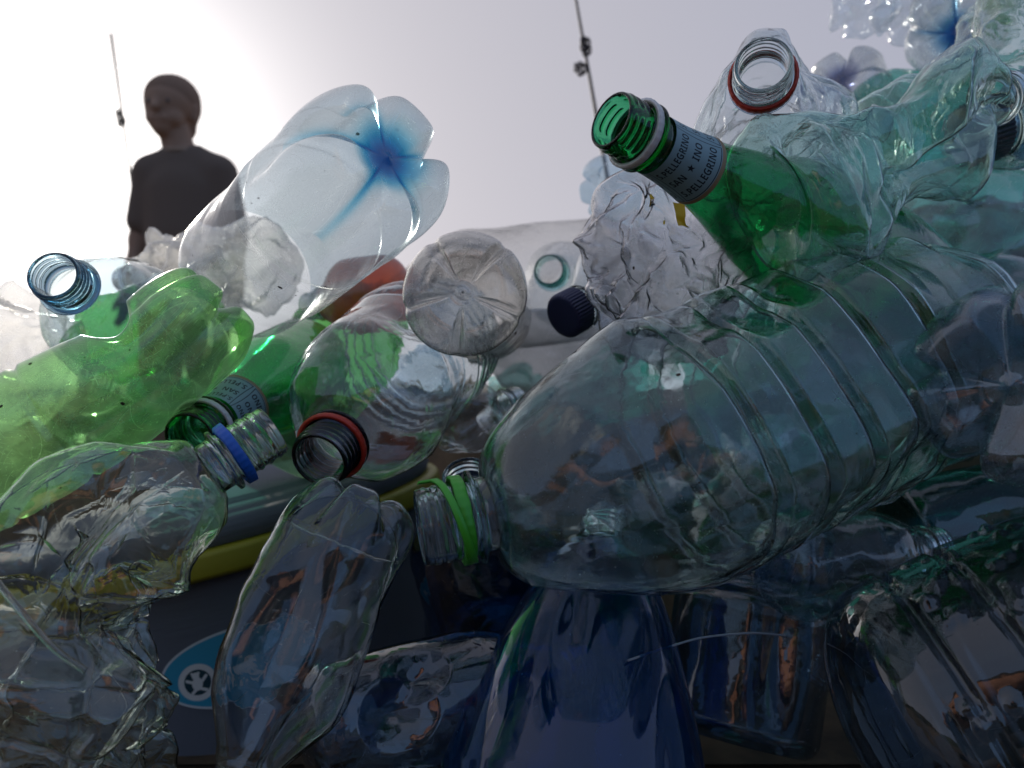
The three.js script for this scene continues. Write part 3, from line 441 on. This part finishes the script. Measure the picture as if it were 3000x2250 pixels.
function printLabel(o, s0, s1, name) { // paper label round the root of the neck
  const { L, nL, obj } = o, y1 = L - nL + s0, y0 = L - nL + s1;
  const c = canvas(2048, 512, (x, w, h) => {
    x.fillStyle = '#a08a6c'; x.fillRect(0, 0, w, h); x.fillStyle = '#8fb0b8'; x.fillRect(0, 0, w, h - 36); x.fillStyle = '#10202c';
    x.font = 'bold 116px sans-serif';
    for (let i = 0; i < 3; i++) {
      const a = i * w / 3; x.lineWidth = 8; x.strokeStyle = '#10202c'; x.beginPath(); x.moveTo(a + 12, 0); x.quadraticCurveTo(a + 40, 250, a + 12, h - 48); x.lineTo(a + w / 3 - 16, h - 48); x.quadraticCurveTo(a + w / 3 - 50, 250, a + w / 3 - 16, 0); x.stroke();
      x.font = 'bold 98px sans-serif'; x.fillText('S.PELLEGRINO', a + 44, 130, 590); x.fillText('SAN', a + 50, 270); { x.beginPath(); for (let k = 0; k < 10; k++) { const w2 = k % 2 ? 16 : 40, q = k * Math.PI / 5 - Math.PI / 2; x[k ? 'lineTo' : 'moveTo'](a + 335 + w2 * Math.cos(q), 236 + w2 * Math.sin(q)); } x.fill(); } x.fillText('INO', a + 420, 270); x.fillText('S.PELLEGRINO', a + 44, 415, 590);
    }
  });
  const tex = new THREE.CanvasTexture(c); tex.colorSpace = THREE.SRGBColorSpace; tex.wrapS = THREE.RepeatWrapping;
  mesh('label', gridGeometry(96, 12, (u, v, out) => { const th = u * 2 * Math.PI, y = lerp(y0, y1, v), r = profileOf(o, L, nL, y) + 0.0011; out.p = [r * Math.sin(th), y, r * Math.cos(th)]; out.uv = [u + (o.turn ?? 0), v]; }), new THREE.MeshStandardMaterial({ map: tex, roughness: 0.55, side: THREE.DoubleSide }), obj);
}
bottle(printed); printed.turn = 0.17; printLabel(printed, -0.002, -0.036);
bottle({ label: 'clear bottle neck with red ring pointing up at the sky, top right', A: [2225, 560, 0.58], B: [2236, 188, 0.36], R: 0.043, Rn: 0.0142, neckL: 0.028, wall: 0.0006, mat: M.shellClear, ring: M.red, ringSpan: [0.78, 0.52], seed: 20, base: 'flat', shoulder: 0.22, shape: 0.8, crumple: [[0.012, 0.04, 3]], res: 0.9 });
bottle({ label: 'crushed clear bottle with deep diagonal fold lying right of the deep green bottle', A: [2255, 590, 0.365], B: [2960, 270, 0.44], R: 0.040, Rn: 0.013, wall: 0.0007, mat: M.shellAqua, seed: 22, base: 'flat', shoulder: 0.25, crumple: [[0.014, 0.05, 3], [0.002, 0.02, 0]], dents: [[0.42, -95, 0.022, 0.05, 60, 0.7], [0.5, 35, 0.012, 0.10, 16, 0.9]], squash: 0.8, res: 1.2 });
const cloudy = { label: 'crumpled cloudy clear bottle with yellow print marks below the deep green bottle', A: [1960, 1030, 0.43], B: [1950, 575, 0.45], R: 0.049, Rn: 0.046, neck: false, wall: 0.0008, mat: M.shellFilm, seed: 25, base: 'flat', shoulder: 0.06, crumple: [[0.012, 0.045, 3], [0.008, 0.02, 3], [0.004, 0.009, 0]], res: 1.6 };
bottle(cloudy);
patch('print_mark', cloudy, 0.455, 0.485, 0.565, 0.578, M.yellow); patch('print_mark', cloudy, 0.535, 0.548, 0.525, 0.575, M.yellow); patch('print_mark', cloudy, 0.465, 0.486, 0.548, 0.553, M.ink); patch('print_mark', cloudy, 0.50, 0.506, 0.51, 0.52, M.yellow); specks(cloudy, 30, 6);
bottle({ label: 'large clear bottle behind the base of the ribbed bottle at right edge', A: [3350, 560, 0.56], B: [2380, 930, 0.50], R: 0.075, Rn: 0.02, mat: M.clearDull, seed: 27, base: 'flat', shoulder: 0.3, crumple: [[0.006, 0.05, 0]], res: 0.8 });
bottle({ label: 'clear bottle at right edge with its moulded petal foot facing the lens', A: [2945, 1135, 0.31], B: [3330, 1030, 0.62], R: 0.052, Rn: 0.014, mat: M.foot, seed: 29, spin: 8, res: 1.2, deep: 1.2, valley: 10, notch: 1.8, crumple: [[0.002, 0.04, 2]] });
// ================================================================ front row, low
const crushed = { label: 'flattened clear bottle with blue neck ring and folded square pattern, front left', A: [110, 2440, 0.30], B: [410, 1190, 0.33], R: 0.041, Rn: 0.0132, neckL: 0.024, wall: 0.0006, mat: M.shellPale, ring: M.blueRing, ragged: 0.0002, seed: 31, base: 'flat', shoulder: 0.24, shape: 0.7, bend: [1.05, 0, 0.55, 0.82], squash: 0.7, grid: [4, 0.021, 0.004], crumple: [[0.015, 0.05, 3, 0, 0.85], [0.006, 0.024, 3, 0, 0.8], [0.0012, 0.01, 0, 0, 0.7]], dents: [[0.66, -20, 0.03, 0.035, 70, 0.6], [0.45, 30, 0.016, 0.02, 90, 0.9]], res: 1.6 };
bottle(crushed);
bottle({ label: 'squashed grey-clear bottle standing on its neck with two foot lobes up, lower left', A: [1065, 1440, 0.37], B: [650, 2420, 0.31], R: 0.0295, Rn: 0.013, wall: 0.0007, mat: M.shellSmoke, seed: 33, spin: 36, squash: 0.75, crumple: [[0.005, 0.05, 2], [0.004, 0.03, 0]], dents: [[0.05, 0, 0.006, 0.03, 40, 0.4], [0.5, 20, 0.010, 0.06, 30, 0.8], [0.7, -40, 0.010, 0.04, 30, 0.8]], res: 1.2 });
bottle({ label: 'smoky blue bottle with dented side lying at the bottom left of the deep blue bottle', A: [870, 2140, 0.37], B: [1720, 1950, 0.45], R: 0.034, Rn: 0.013, mat: M.navyClear, seed: 35, base: 'dome', crumple: [[0.003, 0.04, 0]], dents: [[0.26, 5, 0.016, 0.022, 36, 0.8], [0.33, -30, 0.010, 0.02, 30, 0.9]], res: 1.1 });
bottle({ label: 'deep blue bottle with sloping shoulders standing under the largest bottle', A: [1640, 2720, 0.345], B: [1770, 1500, 0.47], R: 0.072, Rn: 0.014, wall: 0.001, mat: M.shellBlue, neckMat: M.neckBlue, seed: 37, base: 'flat', shoulder: 0.62, cone: 0.55, crumple: [[0.0012, 0.06, 2]], dents: [[0.6, -12, 0.004, 0.03, 10, 0.8]], res: 1.1 });
bottle({ label: 'dark blue bottle with blue neck ring lying behind the green-ringed neck', A: [1480, 1900, 0.60], B: [1365, 1390, 0.46], R: 0.058, Rn: 0.016, mat: M.blue, neckMat: M.neckBlue, ring: M.darkBlue, seed: 39, base: 'flat', crumple: [[0.005, 0.045, 0]], res: 0.8 });
bottle({ label: 'tall smoky bottle with two ribs standing right of the deep blue bottle', A: [2150, 2170, 0.50], B: [2260, 1230, 0.58], R: 0.056, Rn: 0.016, mat: M.navyClear, seed: 41, base: 'flat', ribs: [[0.44, 0.004, 0.006], [0.39, 0.003, 0.004]], crumple: [[0.002, 0.05, 2]], dents: [[0.3, 25, 0.012, 0.1, 22, 0.5]], res: 0.9 });
bottle({ label: 'small brownish clear bottle lying under the ribbed bottle at right', A: [2230, 1670, 0.46], B: [2760, 1600, 0.50], R: 0.033, Rn: 0.013, mat: M.greyish, seed: 43, base: 'dome', crumple: [[0.005, 0.03, 0]], res: 0.8 });
{
  const r = rng(5), bumps = []; for (let i = 0; i < 150; i++) bumps.push([lerp(0.05, 0.2, r()), lerp(-1.35, 1.0, r()), lerp(0.0030, 0.0052, r())]);
  bottle({ label: 'large clear bottle with raised round bumps at the lower right corner', A: [2500, 2205, 0.385], B: [3900, 1690, 0.34], R: 0.078, Rn: 0.02, mat: M.smokeGloss, seed: 45, base: 'dome', ribs: [[0.10, 0.002, 0.003], [0.24, 0.0035, 0.004], [0.37, 0.0035, 0.004]], bumps, crumple: [[0.002, 0.05, 2]], res: 1.6 });
}
// ================================================================ second row
const dark = { label: 'dark green bottle neck with white ring and paper label, mouth facing left', A: [900, 1060, 0.56], B: [553, 1283, 0.395], R: 0.036, Rn: 0.0148, mat: M.green, neckMat: M.neckGreen, ring: M.whiteRing, ragged: 0.0002, seed: 51, shoulder: 0.5, shape: 0, gap: 1, base: 'flat', res: 0.8 };
bottle(dark); dark.turn = 0.3; printLabel(dark, -0.002, -0.03);
bottle({ label: 'clear bottle with open mouth in the glare at the left edge', A: [520, 1060, 0.62], B: [154, 806, 0.42], R: 0.050, Rn: 0.0148, mat: M.clearClean, neckMat: M.neckDark2, seed: 53, base: 'flat', shoulder: 0.35, crumple: [[0.004, 0.04, 0]], res: 0.9 });
bottle({ label: 'crumpled clear bottle in the glare below the open mouth at left', A: [-120, 1000, 0.55], B: [330, 1130, 0.62], R: 0.052, Rn: 0.014, mat: M.frosted, seed: 54, base: 'flat', crumple: [[0.016, 0.035, 3], [0.006, 0.015, 0]], res: 1 });
bottle({ label: 'crumpled clear bottle in the glare under the elbow of the boy', A: [800, 780, 0.64], B: [360, 820, 0.74], R: 0.044, Rn: 0.013, mat: M.frosted, seed: 55, base: 'flat', crumple: [[0.009, 0.03, 3], [0.006, 0.016, 3], [0.002, 0.007, 0]], res: 0.9 });
bottle({ label: 'small green crumpled bottle behind the pinched light green bottle', A: [300, 1060, 0.60], B: [480, 830, 0.66], R: 0.036, Rn: 0.013, mat: M.greenMid, seed: 56, base: 'flat', crumple: [[0.008, 0.03, 3]], res: 0.7 });
bottle({ label: 'grey-clear bottle lying across behind the round petal foot', A: [1980, 800, 0.78], B: [1060, 880, 0.72], R: 0.064, Rn: 0.016, wall: 0.001, mat: M.shellGrey, seed: 57, base: 'flat', shoulder: 0.26, shape: 0.3, ribs: [[0.25, 0.001, 0.004]], crumple: [[0.002, 0.05, 2]], res: 0.9 });
bottle({ label: 'orange bottle behind the raised star-footed bottle', A: [1185, 840, 0.60], B: [900, 900, 0.64], R: 0.033, Rn: 0.012, mat: M.orange, seed: 58, base: 'dome', crumple: [[0.003, 0.03, 0]], res: 0.7 });
bottle({ label: 'small sea-green bottle mouth left of the crumpled cloudy bottle', A: [1700, 880, 0.85], B: [1608, 790, 0.62], R: 0.042, Rn: 0.0135, mat: M.clear, neckMat: M.neckSea, seed: 59, base: 'flat', res: 0.7 });
bottle({ label: 'bottle with ribbed navy cap left of the crumpled cloudy bottle', A: [1960, 760, 0.56], B: [1655, 925, 0.49], R: 0.038, Rn: 0.0130, mat: M.clear, cap: M.navy, seed: 60, base: 'flat', res: 0.7 });
bottle({ label: 'small clear crumpled bottle left of the shoulder of the largest bottle', A: [1290, 1260, 0.52], B: [1520, 1170, 0.58], R: 0.026, Rn: 0.011, mat: M.clear, seed: 61, base: 'petal', crumple: [[0.008, 0.025, 3]], res: 0.8 });
bottle({ label: 'clear bottle foot with blue glint behind the top of the cloudy bottle', A: [1735, 560, 0.66], B: [2150, 480, 0.74], R: 0.032, Rn: 0.012, mat: M.blueish, seed: 62, res: 0.7, crumple: [[0.003, 0.03, 0]] });
bottle({ label: 'scuffed clear bottle lying under the round petal foot and the navy cap', A: [1820, 1060, 0.64], B: [1380, 1030, 0.70], R: 0.047, Rn: 0.013, mat: M.hazed, seed: 75, base: 'flat', crumple: [[0.006, 0.04, 3]], res: 0.8 });
// ================================================================ upper right slope
bottle({ label: 'clear bottle with blue streaked star foot at the top right', A: [2800, 105, 0.60], B: [2900, -160, 0.92], R: 0.045, Rn: 0.013, mat: M.star, seed: 63, spin: 25, baseColor: [[0.74, 0.78, 0.80], [0.05, 0.2, 0.45]], crumple: [[0.006, 0.03, 0]], res: 1 });
bottle({ label: 'clear domed bottle with dark blue foot centre left of the streaked star foot', A: [2455, 215, 0.66], B: [2640, 640, 0.84], R: 0.043, Rn: 0.013, mat: M.star, seed: 64, spin: 10, baseColor: [[0.74, 0.77, 0.80], [0.16, 0.18, 0.34]], crumple: [[0.005, 0.03, 0]], res: 0.9 });
bottle({ label: 'faint clear bottle foot between the two blue-footed bottles', A: [2640, 270, 0.86], B: [2800, 620, 0.95], R: 0.042, Rn: 0.013, mat: M.clear, seed: 65, crumple: [[0.004, 0.03, 0]], res: 0.8 });
bottle({ label: 'small clear bottle hanging into the picture at the top edge', A: [2520, 50, 0.64], B: [2640, -330, 0.74], R: 0.030, Rn: 0.012, mat: M.clear, seed: 66, crumple: [[0.010, 0.025, 3]], res: 0.9 });
bottle({ label: 'clear bottle hanging from the top edge beside the streaked star foot', A: [2660, 70, 0.68], B: [2820, -330, 0.76], R: 0.036, Rn: 0.012, mat: M.clearDull, seed: 67, crumple: [[0.008, 0.03, 3]], res: 0.9 });
bottle({ label: 'olive-clear crumpled bottle at the top right corner', A: [2930, 420, 0.47], B: [3190, -220, 0.52], R: 0.050, Rn: 0.014, wall: 0.0008, mat: M.shellPale, seed: 68, base: 'dome', crumple: [[0.010, 0.035, 3], [0.004, 0.02, 0]], res: 1.1 });
bottle({ label: 'bright green bottle end at the top edge near the corner', A: [2925, 70, 0.66], B: [2990, -300, 0.70], R: 0.019, Rn: 0.01, mat: M.green, seed: 69, base: 'dome', res: 0.7 });
bottle({ label: 'bottle with large ribbed navy cap at the right edge', A: [3500, 200, 0.50], B: [2838, 398, 0.49], R: 0.045, Rn: 0.0172, mat: M.navyClear, cap: M.navy, seed: 70, base: 'flat', res: 0.8 });
bottle({ label: 'teal bottle behind the crushed bottle at upper right', A: [2560, 400, 0.66], B: [3350, 260, 0.75], R: 0.055, Rn: 0.014, mat: M.teal, seed: 71, base: 'flat', crumple: [[0.006, 0.04, 0]], res: 0.8 });
bottle({ label: 'deep teal bottle under the crushed bottle right of the deep green bottle', A: [2280, 780, 0.60], B: [3100, 560, 0.66], R: 0.052, Rn: 0.014, mat: M.teal, seed: 72, base: 'flat', crumple: [[0.006, 0.04, 0]], res: 0.8 });
bottle({ label: 'deep teal bottle seen through the ribs of the largest bottle', A: [2080, 1180, 0.66], B: [3250, 900, 0.72], R: 0.085, Rn: 0.02, mat: M.teal, seed: 73, base: 'flat', crumple: [[0.006, 0.05, 0]], res: 0.8 });
bottle({ label: 'dark teal bottle in the shade below the foot at the right edge', A: [2640, 1560, 0.55], B: [3300, 1430, 0.55], R: 0.042, Rn: 0.014, mat: M.tealDark, seed: 74, base: 'flat', crumple: [[0.004, 0.04, 0]], res: 0.8 });
// ================================================================ bottles deep in the pile
{
  const r = rng(99);
  const deep = [[250, 1250, 0.80, 'clear', 'clear crumpled bottle in the shade behind the pinched light green bottle'], [520, 1180, 0.86, 'teal', 'teal crumpled bottle deep behind the dark green neck'], [1200, 1120, 0.82, 'blueish', 'pale blue crumpled bottle deep behind the bent red-ringed bottle'], [1500, 1180, 0.80, 'aqua', 'aqua crumpled bottle deep behind the shoulder of the largest bottle'],
    [1760, 1130, 0.74, 'teal', 'teal crumpled bottle deep behind the ribs of the largest bottle'], [1750, 1650, 0.66, 'tealDark', 'dark teal crumpled bottle in the gap below the largest bottle'], [2000, 1500, 0.66, 'navyClear', 'smoky crumpled bottle behind the lower side of the largest bottle'], [2400, 1350, 0.70, 'teal', 'teal crumpled bottle behind the base of the largest bottle'],
    [2450, 1900, 0.62, 'greyish', 'grey crumpled bottle in the shade left of the bumpy bottle'], [2800, 1250, 0.70, 'tealDark', 'dark teal crumpled bottle behind the petal foot at the right edge'], [2400, 600, 0.84, 'aqua', 'aqua crumpled bottle deep behind the crushed bottle at upper right'], [2850, 700, 0.80, 'teal', 'teal crumpled bottle deep at the right edge under the navy cap'], [2250, 950, 0.80, 'teal', 'teal crumpled bottle deep right of the cloudy crumpled bottle']];
  deep.forEach(([x, y, d, kind, label], i) => {
    const a = r() * Math.PI * 2, l = 380 * (0.65 / d), dx = Math.cos(a) * l, dy = Math.sin(a) * l * 0.5;
    bottle({ label, group: 'bottles deep inside the pile', A: [x - dx / 2, y - dy / 2, d], B: [x + dx / 2, y + dy / 2, d + (r() - 0.5) * 0.1], R: lerp(0.034, 0.046, r()), Rn: 0.013, mat: M[kind], seed: 120 + i, base: r() < 0.5 ? 'petal' : 'flat', crumple: [[0.008, 0.035, 3], [0.004, 0.02, 0]], res: 0.6 });
  });
}
// ================================================================ small things
function thread(name, label, category, pts, r, m) { const c = new THREE.CatmullRomCurve3(pts.map((p) => at(...p))); tag(mesh(name, new THREE.TubeGeometry(c, 80, r, 8), m, scene), label, category); }
const line = solid('nylon', [0.5, 0.52, 0.56], 0.35);
thread('cord', 'thin pale cord crossing the front of the tall smoky bottle', 'cord', [[1840, 1935, 0.36], [1960, 1895, 0.39], [2060, 1868, 0.415], [2200, 1855, 0.43], [2300, 1862, 0.45]], 0.0006, line);
thread('drinking_straw', 'thin clear curved straw at the left edge over the flattened bottle', 'straw', [[-60, 1640, 0.27], [60, 1790, 0.265], [160, 1900, 0.265], [250, 1965, 0.27]], 0.0013, M.neckClear);
{
  const g = new THREE.IcosahedronGeometry(0.022, 5), p = g.attributes.position, v = new THREE.Vector3();
  for (let i = 0; i < p.count; i++) { v.fromBufferAttribute(p, i); const k = 1 + 0.25 * facet(v.x * 60, v.y * 60, v.z * 60, 4) + 0.08 * vnoise(v.x * 200, v.y * 200, v.z * 200, 4); p.setXYZ(i, v.x * k * 1.3, v.y * k * 0.8, v.z * k); }
  g.computeVertexNormals(); const o = tag(mesh('stone', g, solid('pale stone', [0.42, 0.34, 0.26], 0.9), scene), 'pale beige stone at the left edge behind the flattened bottle', 'stone'); o.position.copy(at(10, 1860, 0.42));
}
renderer.render(scene, camera);
